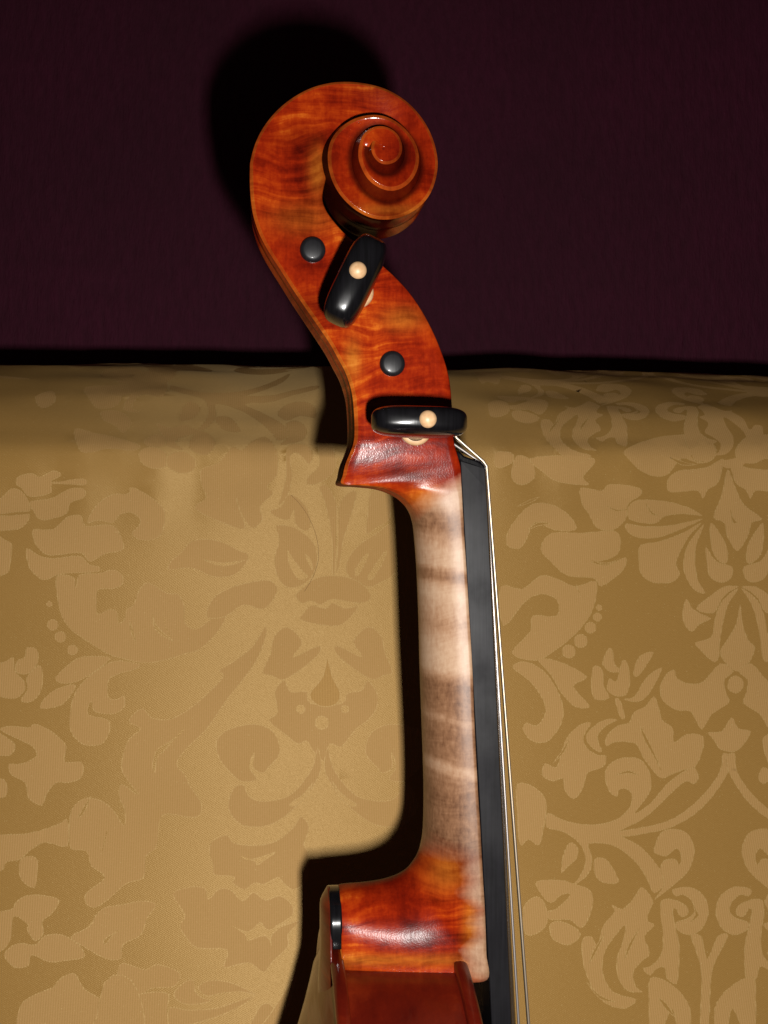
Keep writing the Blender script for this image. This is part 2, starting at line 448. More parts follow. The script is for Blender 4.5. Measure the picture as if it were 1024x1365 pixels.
def wear_shade(i0, i1):
    """varnish rubbed off the rims, old dark varnish and painted shade at the foot of the carved walls and in the throat"""
    out = []
    for i in range(i0, i1 + 1):
        r = rows[i]; turn = i >= n_peg; Ln = math.hypot(r[2] - r[0], r[3] - r[1])
        deg = math.degrees(A_[0] + (aend - A_[0]) * (i - n_peg) / NS) if turn else -100
        for j in range(nring):
            q = j if j <= nring // 2 else nring - j
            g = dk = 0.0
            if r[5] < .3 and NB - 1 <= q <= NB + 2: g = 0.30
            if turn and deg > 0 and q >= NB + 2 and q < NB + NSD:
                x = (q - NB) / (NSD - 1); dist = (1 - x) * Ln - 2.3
                if deg < 640: dk = 0.85 * math.exp(-(dist / 1.0) ** 2) if dist > 0 else 0.85  # crease darkening: occlusion shade painted in along with old varnish
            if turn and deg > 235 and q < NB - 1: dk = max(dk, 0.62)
            if turn and 150 < deg <= 300 and q < NB: dk = max(dk, 0.95 * smooth01((deg - 150) / 25) * smooth01((NB - q) / 2.0))  # shade of the throat under the volute, painted into the colour
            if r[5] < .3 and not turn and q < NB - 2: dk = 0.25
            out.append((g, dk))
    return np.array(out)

def piece(name, i0, i1, cap0, cap1):
    idx0, idx1 = i0 * nring, (i1 + 1) * nring
    V = co[idx0:idx1]; Fc = []
    k = i1 - i0
    for i in range(k):
        for j in range(nring):
            a, b = i * nring + j, i * nring + (j + 1) % nring
            Fc.append((a, b, b + nring, a + nring))
    if cap0: Fc.append(tuple(range(nring - 1, -1, -1)))
    if cap1: Fc.append(tuple(k * nring + j for j in range(nring)))
    me = bpy.data.meshes.new(name); me.from_pydata(V.tolist(), [], Fc); me.update()
    # same winding as the whole sweep
    p = full_me.polygons[i0 * nring + 5]; q = me.polygons[5]
    if p.normal.dot(q.normal) < 0: me.flip_normals()
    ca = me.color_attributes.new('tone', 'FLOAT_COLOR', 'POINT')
    ca.data.foreach_set('color', tones(V, wear_shade(i0, i1)).astype(np.float32).ravel())
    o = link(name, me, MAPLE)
    me.normals_split_custom_set_from_vertices(vn[idx0:idx1].tolist())
    return o
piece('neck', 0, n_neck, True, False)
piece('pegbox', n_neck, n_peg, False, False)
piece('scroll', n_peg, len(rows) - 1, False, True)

# ------------------------------------------------------------------ fingerboard, nut, strings
joint = [(616, 616), (618, 700), (622, 752), (625.5, 818), (630, 895), (634.5, 1004), (641, 1113), (645, 1200), (649, 1305)]
right = [(646, 628), (648.5, 700), (653, 800), (658, 890), (664.5, 1004), (671, 1113), (676, 1200), (681, 1305)]
def interp_line(pts, w):
    q = [P(x, y, w) for x, y in pts]; v = [c[1] for c in q][::-1]; u = [c[0] for c in q][::-1]
    s, c = np.polyfit(v, u, 1)
    return lambda vv: s * vv + c
fj, fr = interp_line(joint, 14), interp_line(right, 0)
vtop = P(616, 615, 12.5)[1]; vend = vtop - 268
bw = lambda v: 12.4 + (vtop - v) * (21 - 12.4) / 268
rings = []
for i in range(41):
    v = vtop + (vend - vtop) * i / 40; W = bw(v); uj, ur = fj(v), fr(v)
    arch = 42 - math.sqrt(42 ** 2 - W ** 2)
    us = ur - arch
    sl = -0.30 if i == 0 else 0.0
    half = [(uj, 0), (uj, W * .5), (uj, W - .25), (uj + .2, W), (us - .5, W), (us - .12, W), (us, W - .14)]
    half += [(ur - (42 - math.sqrt(42 ** 2 - (W * f) ** 2)), W * f) for f in (.965, .93, .88, .7, .5, .3, .15)] + [(ur, 0)]
    ring = half + [(u, -w) for u, w in reversed(half[1:-1])]
    rings.append([(u, v + sl * (u - uj), w) for u, w in ring])
o = link('fingerboard', rings_mesh('fingerboard', rings), BOARD, smooth=False)

def prism(name, poly_px, w0, w1, mat, bev=0.4, wref=None, parent=root):
    wr = w1 if wref is None else wref
    q = [P(x, y, wr) for x, y in poly_px]
    o = link(name, rings_mesh(name, [[(u, v, w0) for u, v in q], [(u, v, w1) for u, v in q]]), mat, parent, smooth=False)
    return bevelled(o, bev / 1000, 2)
prism('nut', [(608.5, 601), (614, 603.5), (619, 608), (634, 613), (642, 617), (647, 622), (648, 629), (632, 622), (616, 617), (611, 612)], -12.3, 12.3, EBONY, .5, wref=12)

gaps = [(8.0, 647, 623, 691.5, 1365, (556, 572)), (2.6, 649, 620.5, 705, 1365, (475, 393)), (-2.7, 648, 619, 704, 1365, (417, 333)), (-8.0, 645.5, 622, 692, 1365, (523, 485))]
str_d = [0.36, 0.40, 0.32, 0.18]
for k, (w, nx, ny, bx, by, pg) in enumerate(gaps):
    nu, nv = P(nx, ny, w); bu, bv = P(bx, by, w * 1.5)
    s = (bu - nu) / (bv - nv)
    vb = nv - 325; ub = nu + s * (vb - nv)
    wb = w * 2.1
    ex = [(608, 594), (609, 584), (611, 588), (608, 598)][k]
    eu, ev = P(*ex, w * .8); pu, pv = P(*pg, 0)
    pts = [(pu + 3.5, pv, w * .5), (eu, ev, w * .8), (nu - .9, nv + 1.1, w * .97), (nu, nv - .2, w), (nu + s * -14, nv - 14, w + (wb - w) * 14 / 325)]
    seg = [pts[0], pts[1]] + [pts[1 + 1]] + [pts[3]]
    path = seg + [(nu + (ub - nu) * f, nv + (vb - nv) * f, w + (wb - w) * f) for f in (0.02, .1, .25, .5, .75, 1)]
    path = [path[0], path[1], path[2], path[3]] + path[4:]
    o = tube('string', path, str_d[k], STEEL_DULL if k == 0 else STEEL, n=10, sub=1)
    o['label'] = ['string nearest the viewer on the low side', 'bright wound string standing furthest off the fingerboard', 'wound string behind the bright one', 'thin string on the far side'][k]

# ------------------------------------------------------------------ pegs
def lathe(name, prof, c, mat, parent, ax=(0, 0, 1), n=40, sx=1.0):
    rings = []
    for (h, r) in prof:
        rings.append([(c[0] + r * math.cos(q) + ax[0] * h, c[1] + r * math.sin(q) + ax[1] * h, c[2] + h * ax[2]) for q in [2 * math.pi * j / n for j in range(n)]])
    return link(name, rings_mesh(name, rings), mat, parent)

def peg(base_px, head_px, rot, side, surf, label, fat=1.0):
    """side +1: head towards the viewer. surf: half width of the pegbox there"""
    bu, bv = P(*base_px, surf)
    sg = side
    if head_px: hu, hv = P(*head_px, surf + 30)
    else: hu, hv = bu, bv
    ax = ((hu - bu) / 30.0, (hv - bv) / 30.0)
    at = lambda h: (bu + ax[0] * h * (1 if sg > 0 else 0), bv + ax[1] * h * (1 if sg > 0 else 0))
    def ring(h, a, b, n=48, e=2.0):
        c = at(h); out = []
        for j in range(n):
            q = 2 * math.pi * j / n; cx, sx = math.cos(q), math.sin(q)
            x = a * math.copysign(abs(cx) ** (2 / e), cx); y = b * math.copysign(abs(sx) ** (2 / e), sx)
            cr, sr = math.cos(rot), math.sin(rot)
            out.append((c[0] + x * cr - y * sr, c[1] + x * sr + y * cr, sg * (surf + h)))
        return out
    # shaft through the pegbox, with its small rounded end on the other side
    rs = []
    for h, r in [(-2 * surf - 1.5, 0.3), (-2 * surf - 1.45, 2.2), (-2 * surf - 1.2, 3.0), (-2 * surf - .7, 3.3), (-2 * surf, 3.4), (0, 3.75), (1.0, 3.8)]:
        rs.append(ring(h, r, r))
    o = link('peg', rings_mesh('peg', rs), DULL if side < 0 else EBONY); o['label'] = label
    if True:
        hs = [(1.0, 3.6, 3.6, 2), (2.2, 3.0, 3.0, 2), (3.0, 2.95, 2.95, 2), (3.5, 2.9, 2.9, 2), (5.0, 3.0, 2.9, 2), (7, 3.4, 3.0, 2.1),
              (9, 5.0, 3.1, 2.3), (11.5, 7.8, 3.2, 2.8), (14.5, 10.2, 3.3, 3.3), (18, 11.5, 3.5, 3.8), (21.5, 11.9, 3.6, 4), (24.5, 11.7, 3.65, 4),
              (27, 11.1, 3.5, 3.8), (28.6, 10.2, 3.15, 3.4), (29.6, 8.6, 2.5, 3), (30.2, 5, 1.9, 2.4), (30.45, 2, .8, 2), (30.5, .2, .1, 2)]
        dense_h = catmull(hs, 4)
        head = link('peg_head', rings_mesh('peg_head', [ring(h, a, b * (1 + (fat - 1) * smooth01((h - 6) / 6)), 56, max(e, 1.5)) for h, a, b, e in dense_h]), EBONY, o)
        lr = [(0.0, 4.2), (0.9, 4.25), (1.5, 4.1), (1.9, 3.6), (1.95, 2.7)]
        link('collar_ring', rings_mesh('collar_ring', [ring(h, r, r) for h, r in lr], cap0=False, cap1=False), IVORY, o)
        rr = 2.15; po = (1.7 * math.cos(rot), 1.7 * math.sin(rot))
        link('pin', rings_mesh('pin', [[(at(30)[0] + po[0] + rr * math.sin(t) * math.cos(q), at(30)[1] + po[1] + rr * math.sin(t) * math.sin(q), sg * (surf + 30.1 + rr * 0.8 * math.cos(t))) for q in [2 * math.pi * j / 28 for j in range(28)]] for t in [math.pi * (i + .15) / 14.3 for i in range(15)]]), IVORY, o)
    return o
peg((477, 390), (473, 369), math.atan2(103, 49), 1, 10.8, 'upper black peg with its thumb piece turned up and a pale pin', 1.24)
peg((554, 573), (561, 558.5), R(-1), 1, 12.9, 'lower black peg with its thumb piece lying level and a pale pin')
peg((417, 333), None, R(118), -1, 10.3, 'upper peg seen only as a small round black end')
peg((523, 485), None, R(108), -1, 11.8, 'lower peg seen only as a small round black end')

# ------------------------------------------------------------------ body
V0 = P(530, 1279, 14)[1]
ub0, ub1, ut0, ut1 = P(441, 1268, 14)[0], P(459, 1268, 14)[0], P(604, 1280, 14)[0], P(622, 1280, 14)[0]
out_half = [(0, 0), (8, 0), (16, .5), (24, 1.8), (33, 4.6), (44, 9.6), (56, 18), (68, 30), (77, 44), (82.5, 58), (84, 70), (82, 86), (76, 104), (69, 120), (66, 132), (70, 142), (78, 149),
            (76, 151), (66, 157), (58, 168), (55, 184), (57, 200), (66, 214), (80, 222), (92, 226), (93, 229), (91, 236), (94, 250), (101, 270), (104, 288), (101, 308), (90, 328), (72, 343), (50, 351), (25, 355), (0, 356)]
half = catmull(out_half, 3)
outline = [(w, V0 - d) for w, d in half] + [(-w, V0 - d) for w, d in half[::-1][1:-1]]
outline = np.array(outline)
def inset(pts, d):
    nx = np.roll(pts, -1, 0) - np.roll(pts, 1, 0); nx /= np.linalg.norm(nx, axis=1)[:, None] + 1e-9
    return pts + np.stack([nx[:, 1], -nx[:, 0]], 1) * d
# direction check so that positive insets go inwards
if np.abs(inset(outline, 1)[:, 0]).max() > 104: _sg = -1
else: _sg = 1
ins = lambda d: inset(outline, _sg * d)
def ring_at(pts, u): return [(u if np.isscalar(u) else u[i], p[1], p[0]) for i, p in enumerate(pts)]
ribs = ins(3.0)
link('ribs', rings_mesh('ribs', [ring_at(ribs, ub1 - .3), ring_at(ribs, ub1 + 8), ring_at(ribs, ut0 - 8), ring_at(ribs, ut0 + .3)], cap0=False, cap1=False), RIB)
def plate(name, ui, uo, arch, mat):
    """ui: inner face, uo: outer face; arch rises beyond uo"""
    s = 1 if uo > ui else -1; rg = []
    for d, u in [(3.4, ui), (.35, ui), (0, ui + s * .5), (-.15, (ui + uo) / 2), (0, uo - s * .9), (.5, uo - s * .25), (1.3, uo), (2.6, uo - s * .1), (4, uo - s * .7)]:
        rg.append(ring_at(ins(d), u))
    b = ins(4.0); vc = np.clip(b[:, 1], V0 - 290, V0 - 70); cen = np.stack([b[:, 0] * 0, vc], 1)
    for f in (.03, .06, .1, .17, .26, .36, .48, .6, .72, .84, .94, 1):
        q = b * (1 - f) + cen * f
        h = arch * (smooth01(f * 1.15) ** 0.9) + (2.2 if s < 0 else 0) * smooth01(f / .12)
        rg.append(ring_at(q, uo + s * (-.7 * (1 - f) + h)))
    me = rings_mesh(name, rg, cap0=False, cap1=True)
    return link(name, me, mat)
plate('back_plate', ub1, ub0, 14, MAPLE if False else RIB)
plate('top_plate', ut0, ut1, 15, RIB)
# button of the back and the ebony crown round its edge
vb_top = P(441, 1183, 0)[1]; vb_bot = V0 - 9
def button():
    rg = []
    vlo = V0 - 26
    for i in range(31):
        f = i / 30; v = vb_top + (vlo - vb_top) * f ** 1.5
        d = vb_top - v; cap = math.sqrt(max(0.0, 1 - max(0.0, 1 - d / 10.9) ** 2))
        W = 10.9 * max(cap, .12) if d < 10.9 else 10.9 + (d - 10.9) * .25
        b = 2.1 * smooth01(d / 5.0 + .12) + max(0, d - 16) * .05
        half = [(W * math.sin(t), -b * math.cos(t) ** 2) for t in [math.pi / 2 * q / 10 for q in range(-10, 11)]]
        rg.append([(ub0 + .6, v, -W)] + [(ub0 + bb, v, w) for w, bb in half] + [(ub0 + .6, v, W)])
    return link('button', rings_mesh('button', rg), RIB)
button()
n = 24
pts = [(-10.9, vb_bot + 11)] + [(-10.9 * math.cos(math.pi * i / n), vb_top - 10.6 + 10.6 * (abs(math.sin(math.pi * i / n)) ** .7)) for i in range(n + 1)] + [(10.9, vb_bot + 11)]
crown = link('crown', rings_mesh('crown', [[(u, v, w) for w, v in pts] for u in (ub0 + .1, ub0 + 1, ub1 - .8, ub1 - .25)]), EBONY)
bevelled(crown, .0003)

# ------------------------------------------------------------------ sofa back in gold damask
YAW = R(5.5)
cy_, sy_ = math.cos(YAW), math.sin(YAW)
SO = (0.0, 512.0, 1000.0)      # origin of the sofa's frame, mm: on the front face at camera height
LEAN = 13.0
S0 = 24.5
prof = []                       # (y, z, s), s = 0 at z = 0 of the front face
def lean_at(s):
    if s < S0 - 4: return LEAN + 11 * smooth01((S0 - 30 - s) / 190)
    if s < S0 + 8: return LEAN + (44 - LEAN) * smooth01((s - S0 + 4) / 12)
    if s < S0 + 108: return 44 + 46 * ((s - S0 - 8) / 100) ** 1.1
    return min(90 + (s - S0 - 108) * 1.3, 176)
y_, z_, s_ = 0.0, 0.0, 0.0
up = [(0.0, 0.0, 0.0)]
while s_ < S0 + 330:
    a = R(lean_at(s_ + .5)); y_ += math.sin(a); z_ += math.cos(a); s_ += 1; up.append((y_, z_, s_))
dn = []
y_, z_, s_ = 0.0, 0.0, 0.0
while s_ > -480:
    a = R(lean_at(s_ - .5)); y_ -= math.sin(a); z_ -= math.cos(a); s_ -= 1; dn.append((y_, z_, s_))
prof = np.array(dn[::-1] + up)
def sofa_hit(px, py):
    """(x, s) on the sofa's face where the photograph shows px, py"""
    d = np.array([(px - 512) / F, 1.0, (682.5 - py) / F]); o = -np.array([SO[0], SO[1], 0.0])
    dl = np.array([d[0] * cy_ + d[1] * sy_, -d[0] * sy_ + d[1] * cy_, d[2]])
    ol = np.array([o[0] * cy_ + o[1] * sy_, -o[0] * sy_ + o[1] * cy_, o[2]])
    # signed side of the profile points against the ray in the y-z plane
    q = (prof[:, 1] - ol[2]) * dl[1] - (prof[:, 0] - ol[1]) * dl[2]
    i = np.where(q[:-1] * q[1:] <= 0)[0]
    if len(i) == 0: return None
    i = i[0]; f = q[i] / (q[i] - q[i + 1] + 1e-12); y = prof[i, 0] + f * (prof[i + 1, 0] - prof[i, 0]); s = prof[i, 2] + f
    t = (y - ol[1]) / dl[1]
    return (ol[0] + dl[0] * t, s)

motifs = []   # (kind, points px)
def add(cropo, sc, pts, mirror=None, kind=1):
    q = [(cropo[0] + x * sc, cropo[1] + y * sc) for x, y in pts]; motifs.append((kind, q))
    if mirror is not None:
        motifs.append((kind, [(cropo[0] + (2 * mirror - x) * sc, cropo[1] + y * sc) for x, y in pts][::-1]))
def circ(cropo, sc, x, y, r, mirror=None, kind=1):
    add(cropo, sc, [(x + r * math.cos(a), y + r * math.sin(a)) for a in [2 * math.pi * i / 9 for i in range(9)]], mirror, kind)
K = ((660, 540), .3555)
add(*K, [(485,170),(600,120),(760,110),(815,140),(832,180),(805,212),(760,218),(700,200),(655,255),(610,268),(550,250),(500,205)], 866)
add(*K, [(650,275),(690,245),(745,240),(800,230),(850,200),(858,215),(838,290),(800,315),(780,350),(760,320),(700,325),(650,320)], 870)
add(*K, [(872,240),(900,300),(935,370),(1005,425),(965,440),(950,490),(908,548),(870,490),(860,440),(820,420),(850,340)])
add(*K, [(500,380),(540,355),(640,358),(720,380),(780,415),(720,408),(640,415),(600,445),(530,440),(497,420)], 900)
add(*K, [(490,445),(560,455),(660,450),(780,425),(700,465),(620,495),(550,500),(500,480)], 900)
add(*K, [(545,525),(620,510),(700,480),(775,440),(730,490),(690,560),(680,600),(695,635),(660,665),(590,665),(545,630),(538,570)], 905)
add(*K, [(785,445),(760,510),(750,570),(760,650),(790,705),(745,690),(710,630),(708,570),(730,510)], 908)
add(*K, [(808,440),(850,490),(872,540),(870,590),(840,585),(812,540)], 908)
add(*K, [(790,530),(830,585),(890,605),(885,650),(845,665),(805,640),(795,590)], 912)
add(*K, [(915,680),(860,680),(800,720),(755,765),(820,780),(850,730),(880,700)], 920)
add(*K, [(915,685),(880,740),(860,800),(845,880),(840,940),(820,965),(780,930),(750,890),(810,870),(825,800),(855,730)], 920)
add(*K, [(718,725),(740,760),(780,785),(812,800),(770,820),(740,850),(710,820),(705,770)], 920)
add(*K, [(920,745),(930,820),(950,880),(975,910),(950,970),(905,1000),(865,970),(843,925),(870,880),(905,820)])
add(*K, [(320,310),(400,320),(430,295),(540,310),(545,340),(500,370),(490,430),(440,470),(380,460),(350,410),(325,370)])
add(*K, [(60,450),(140,370),(230,380),(290,430),(300,470),(220,470),(150,440),(120,500),(90,540),(40,520)])
add(*K, [(170,540),(210,480),(330,480),(440,470),(470,500),(460,560),(400,585),(360,588),(420,600),(490,570),(480,620),(400,680),(370,650),(270,640),(210,590)])
add(*K, [(20,680),(100,690),(170,640),(230,650),(300,680),(380,660),(370,760),(320,840),(240,910),(150,960),(60,930),(130,850),(140,790),(230,790),(230,730),(170,710),(110,740),(30,830)])
for x, y, r in [(390,760,12),(383,795,17),(357,835,22),(320,885,26),(275,925,26)]: circ(*K, x, y, r)
add(*K, [(0,180),(60,180),(70,210),(30,235),(0,230)]); add(*K, [(80,190),(140,210),(150,270),(100,300),(60,270)])
add(*K, [(130,200),(250,190),(370,200),(360,235),(330,270),(350,300),(240,290),(180,250)])
K = ((660, 860), .37)
add(*K, [(600,130),(620,100),(645,90),(655,120),(700,140),(750,130),(810,65),(857,95),(825,125),(830,170),(840,210),(780,250),(745,305),(720,270),(700,240),(650,235),(600,200),(592,150)], 866)
add(*K, [(840,125),(865,110),(890,125),(892,155),(865,175),(838,160)])
add(*K, [(850,260),(875,300),(920,310),(895,360),(860,385),(810,375),(785,340),(765,315),(815,310)])
add(*K, [(820,390),(850,400),(845,450),(790,540),(720,610),(640,655),(560,675),(455,690),(450,670),(560,650),(650,620),(730,560),(790,490),(815,440)], 842)
add(*K, [(385,60),(410,10),(425,30),(430,70),(455,95),(420,100),(395,85)])
add(*K, [(435,130),(455,60),(475,65),(485,130),(470,180),(430,185),(400,160),(410,120)])
add(*K, [(495,100),(520,40),(570,25),(540,80),(510,115)])
add(*K, [(460,195),(500,185),(540,120),(600,80),(570,150),(530,200),(490,205)])
add(*K, [(350,80),(385,90),(390,150),(410,190),(365,200),(345,170)])
add(*K, [(430,195),(448,200),(465,250),(462,268),(445,255)])
add(*K, [(190,605),(250,630),(330,645),(400,640),(450,620),(485,585),(495,545),(480,520),(450,520),(440,545),(412,525),(395,470),(410,430),(460,405),(520,410),(555,450),(565,510),(540,560),(505,605),(560,570),(620,500),(680,455),(720,440),(735,480),(715,500),(690,490),(640,530),(590,580),(530,630),(480,655),(450,680),(520,720),(570,770),(610,830),(615,860),(575,895),(555,860),(530,810),(480,755),(420,720),(340,715),(350,760),(345,810),(310,850),(270,870),(300,840),(325,790),(320,740),(290,700),(240,670),(185,655)], 842)
add(*K, [(570,185),(590,230),(600,270),(640,300),(645,350),(690,320),(750,330),(745,390),(720,440),(680,450),(640,465),(600,480),(560,440),(530,400),(510,360),(480,350),(430,350),(400,365),(400,330),(440,290),(480,280),(500,240),(540,220)], 858)
add(*K, [(345,280),(300,290),(260,330),(240,380),(220,440),(180,425),(170,470),(210,490),(245,480),(250,520),(285,555),(320,510),(335,460),(390,440),(400,400),(370,395),(330,370),(318,330)])
add(*K, [(440,270),(395,268),(345,300),(325,335),(350,372),(385,385),(368,330),(400,290)])
add(*K, [(270,710),(300,730),(295,770),(260,800),(240,820),(245,760)]); add(*K, [(360,770),(400,770),(430,810),(445,855),(390,855),(360,825)])
add(*K, [(150,850),(230,845),(290,860),(340,880),(355,920),(340,980),(310,1020),(270,990),(200,990),(180,960),(220,950),(270,900),(240,900),(200,930),(160,890)])
add(*K, [(110,930),(150,905),(180,930),(190,1000),(150,1040),(110,1040),(100,980)]); add(*K, [(200,1000),(260,1000),(310,1040),(270,1080),(210,1060)])
add(*K, [(530,870),(570,920),(560,950),(550,990),(575,1010),(540,1050),(560,1110),(530,1140),(500,1180),(510,1230),(535,1250),(480,1245),(445,1200),(440,1130),(460,1070),(470,1010),(440,1040),(400,1100),(390,1180),(430,1250),(510,1275),(470,1310),(400,1290),(350,1230),(320,1150),(315,1060),(350,1050),(370,1080),(390,1010),(430,960),(420,935),(460,950),(500,910)], 770)
add(*K, [(575,730),(600,675),(650,660),(700,680),(722,740),(700,810),(650,860),(600,900),(575,915),(610,860),(595,810),(610,775),(650,770),(665,790),(672,760),(655,732),(620,760),(580,750)], 806)
add(*K, [(640,880),(700,870),(750,900),(770,950),(755,1010),(710,1045),(660,1030),(650,1000),(690,985),(718,960),(710,925),(680,900),(650,905)], 782)
add(*K, [(600,920),(640,915),(690,940),(695,970),(670,980),(650,950),(640,960),(650,1010),(665,1080),(665,1150),(655,1220),(620,1200),(610,1160),(580,1170),(560,1190),(535,1165),(570,1150),(600,1110),(605,1040),(595,970)], 782)
add(*K, [(705,1045),(745,1050),(765,1130),(800,1050),(840,1045),(800,1130),(780,1200),(770,1380),(740,1380),(745,1200),(730,1120)])
add(*K, [(560,1200),(610,1205),(670,1250),(705,1310),(700,1390),(660,1380),(640,1310),(600,1390),(560,1390),(555,1280)], 748)
add(*K, [(60,80),(110,60),(180,100),(230,180),(245,260),(200,340),(140,350),(100,310),(110,280),(150,290),(180,240),(160,180),(120,130)])
add(*K, [(150,50),(230,60),(330,115),(280,150),(340,220),(290,225),(240,180),(200,110)])
add(*K, [(80,500),(140,510),(185,560),(180,640),(160,720),(120,700),(90,720),(80,600)])
for q in ([(520,290),(545,330),(580,400),(600,455),(570,400),(535,340)], [(430,470),(480,450),(520,470),(480,462)], [(205,430),(240,380),(270,330),(250,385)], [(340,1150),(355,1100),(400,1030),(370,1100)],
          [(470,1130),(480,1080),(520,1020),(495,1080)], [(330,1210),(380,1260),(440,1285),(380,1275)], [(590,1270),(620,1290),(650,1340),(615,1310)], [(700,1000),(720,970),(715,940),(735,975)]):
    add(*K, q, None, 3)
K = ((660, 540), .3555)
for q in ([(565,365),(590,400),(615,412),(585,408)], [(655,195),(720,215),(760,222),(700,225)], [(735,185),(750,205),(790,212),(750,212)], [(415,375),(460,392),(500,390),(455,400)], [(355,580),(420,592),(470,572),(420,600)],
          [(120,470),(160,440),(210,445),(160,455)], [(885,390),(895,420),(910,440),(892,440)], [(300,660),(312,690),(318,705),(306,690)], [(80,380),(140,350),(170,345),(120,372)]):
    add(*K, q, None, 3)
K = ((160, 470), .293)
for q in ([(530,660),(540,700),(560,770),(600,810),(555,790),(530,720)], [(255,405),(290,375),(335,365),(300,395)], [(560,560),(540,600),(545,650),(530,600)]): add(*K, q, None, 3)
add(*K, [(235,140),(310,160),(380,175),(480,178),(570,170),(640,150),(720,115),(775,95),(740,130),(650,170),(580,190),(700,185),(800,165),(900,150),(890,170),(780,190),(680,212),(570,218),(640,250),(720,300),(770,350),(775,380),(720,400),(690,360),(630,300),(560,250),(480,225),(432,225),(440,270),(400,330),(340,350),(385,300),(400,250),(380,205),(300,185),(228,165)])
add(*K, [(280,240),(320,210),(365,235),(350,270),(310,295),(270,295)]); add(*K, [(430,280),(490,275),(530,310),(550,350),(480,345),(450,320)])
add(*K, [(170,310),(230,330),(290,315),(340,335),(400,355),(435,400),(425,440),(390,470),(330,450),(310,410),(335,365),(280,380),(255,410),(290,445),(215,430),(210,400),(180,350)])
add(*K, [(110,400),(160,365),(210,385),(200,430),(130,430)]); add(*K, [(90,450),(150,430),(210,460),(210,520),(150,530),(95,500)]); add(*K, [(220,470),(290,450),(345,490),(330,540),(270,550),(215,520)])
add(*K, [(715,260),(760,220),(840,215),(890,240),(890,290),(820,275),(760,300)]); add(*K, [(750,320),(800,300),(850,340),(830,400),(730,425),(770,370)])
add(*K, [(510,430),(555,445),(600,400),(660,375),(700,420),(720,470),(715,560),(670,610),(700,640),(640,700),(650,760),(600,800),(550,730),(530,660),(540,700),(570,800),(480,780),(340,710),(390,660),(370,600),(370,530),(450,500)])
add(*K, [(760,430),(850,425),(880,470),(860,510),(830,480),(800,460),(775,480),(785,560),(765,650),(720,700),(735,640),(755,560)]); add(*K, [(900,400),(960,420),(985,520),(920,590),(850,600),(860,560),(905,510)])
K = ((0, 470), .293)
add(*K, [(390,150),(560,140),(620,90),(720,90),(765,130),(740,200),(650,190),(600,240),(640,260),(560,250),(600,170),(570,160),(540,230),(450,250),(400,200)])
add(*K, [(460,260),(550,260),(600,310),(560,360),(530,330),(470,300)]); add(*K, [(340,340),(430,360),(520,380),(640,425),(600,450),(500,440),(390,460),(350,420)])
add(*K, [(160,200),(240,170),(250,220),(190,250)])
K = ((0, 600), .2344)
add(*K, [(100,150),(180,130),(230,150),(300,115),(350,140),(290,180),(470,160),(480,200),(300,190),(290,240),(170,265),(120,215),(90,190)])
add(*K, [(-120,290),(0,270),(60,215),(120,230),(165,290),(170,345),(100,350),(-120,370)]); add(*K, [(-120,385),(90,367),(165,362),(160,400),(100,450),(-120,455)])
add(*K, [(170,290),(290,270),(400,215),(480,220),(480,270),(400,300),(380,360),(300,390),(230,395),(190,350)])
add(*K, [(510,370),(560,300),(640,250),(730,245),(740,210),(800,230),(900,300),(940,360),(920,480),(850,515),(780,505),(750,470),(790,430),(795,390),(740,355),(680,370),(640,412),(560,400),(500,415)])
add(*K, [(190,450),(300,450),(380,380),(460,370),(490,430),(640,425),(700,520),(695,570),(600,590),(530,630),(500,630),(480,600),(440,585),(290,600),(230,570),(195,520)])
add(*K, [(150,560),(220,595),(300,615),(450,600),(510,650),(560,660),(560,690),(420,700),(330,710),(250,740),(190,700),(160,650)])
add(*K, [(-60,480),(30,510),(70,540),(60,640),(40,700),(-60,700)])
K = ((0, 0), 1.0)
add(*K, [(75,768),(98,769),(101,783),(106,766),(131,764),(150,759),(162,765),(164,778),(150,785),(131,786),(129,800),(130,818),(145,812),(156,815),(158,830),(166,825),(169,811),(178,806),(185,787),(198,776),(222,790),(238,792),(246,808),(247,830),(262,838),(280,825),(296,813),(302,822),(287,847),(264,867),(249,871),(228,878),(195,884),(163,878),(142,871),(109,850),(95,840),(82,822),(77,800)])
add(*K, [(172,826),(178,840),(182,858),(175,845)], None, 3); add(*K, [(203,818),(208,832),(222,846),(232,855),(220,850),(206,838)], None, 3); add(*K, [(219,822),(222,838),(228,850),(221,838)], None, 3)
add(*K, [(275,822),(284,797),(307,783),(331,776),(360,773),(370,788),(352,812),(325,806),(300,822)])
add(*K, [(173,957),(190,944),(203,957),(228,958),(256,942),(282,919),(298,901),(292,894),(312,881),(337,861),(353,835),(355,848),(342,881),(322,909),(302,934),(276,972),(249,998),(236,1018),(246,1031),(254,1048),(269,1071),(262,1090),(222,1085),(213,1097),(209,1130),(195,1142),(192,1170),(169,1178),(150,1195),(128,1210),(115,1205),(115,1190),(140,1170),(122,1155),(115,1135),(95,1132),(92,1110),(95,1080),(110,1065),(130,1065),(150,1078),(165,1100),(166,1080),(158,1060),(163,1045),(185,1060),(163,1030),(164,1005),(172,985),(187,972),(175,965)])
add(*K, [(246,971),(233,984),(212,996),(205,1008),(203,1022),(207,1030),(210,1010),(222,998)], None, 3)
add(*K, [(122,1060),(112,1074),(104,1090),(112,1084)], None, 3); add(*K, [(143,1108),(139,1128),(136,1134),(140,1118)], None, 3)
K = ((120, 600), .2344)
add(*K, [(450,680),(460,630),(520,580),(570,520),(650,505),(750,520),(850,570),(900,590),(890,640),(820,710),(700,720),(580,670)])
add(*K, [(640,620),(760,638),(890,622),(760,660)], None, 3)
K = ((0, 820), .2539)
add(*K, [(290,330),(400,230),(500,215),(580,230),(450,330),(350,362)]); add(*K, [(210,490),(260,410),(340,372),(400,372),(330,470)])
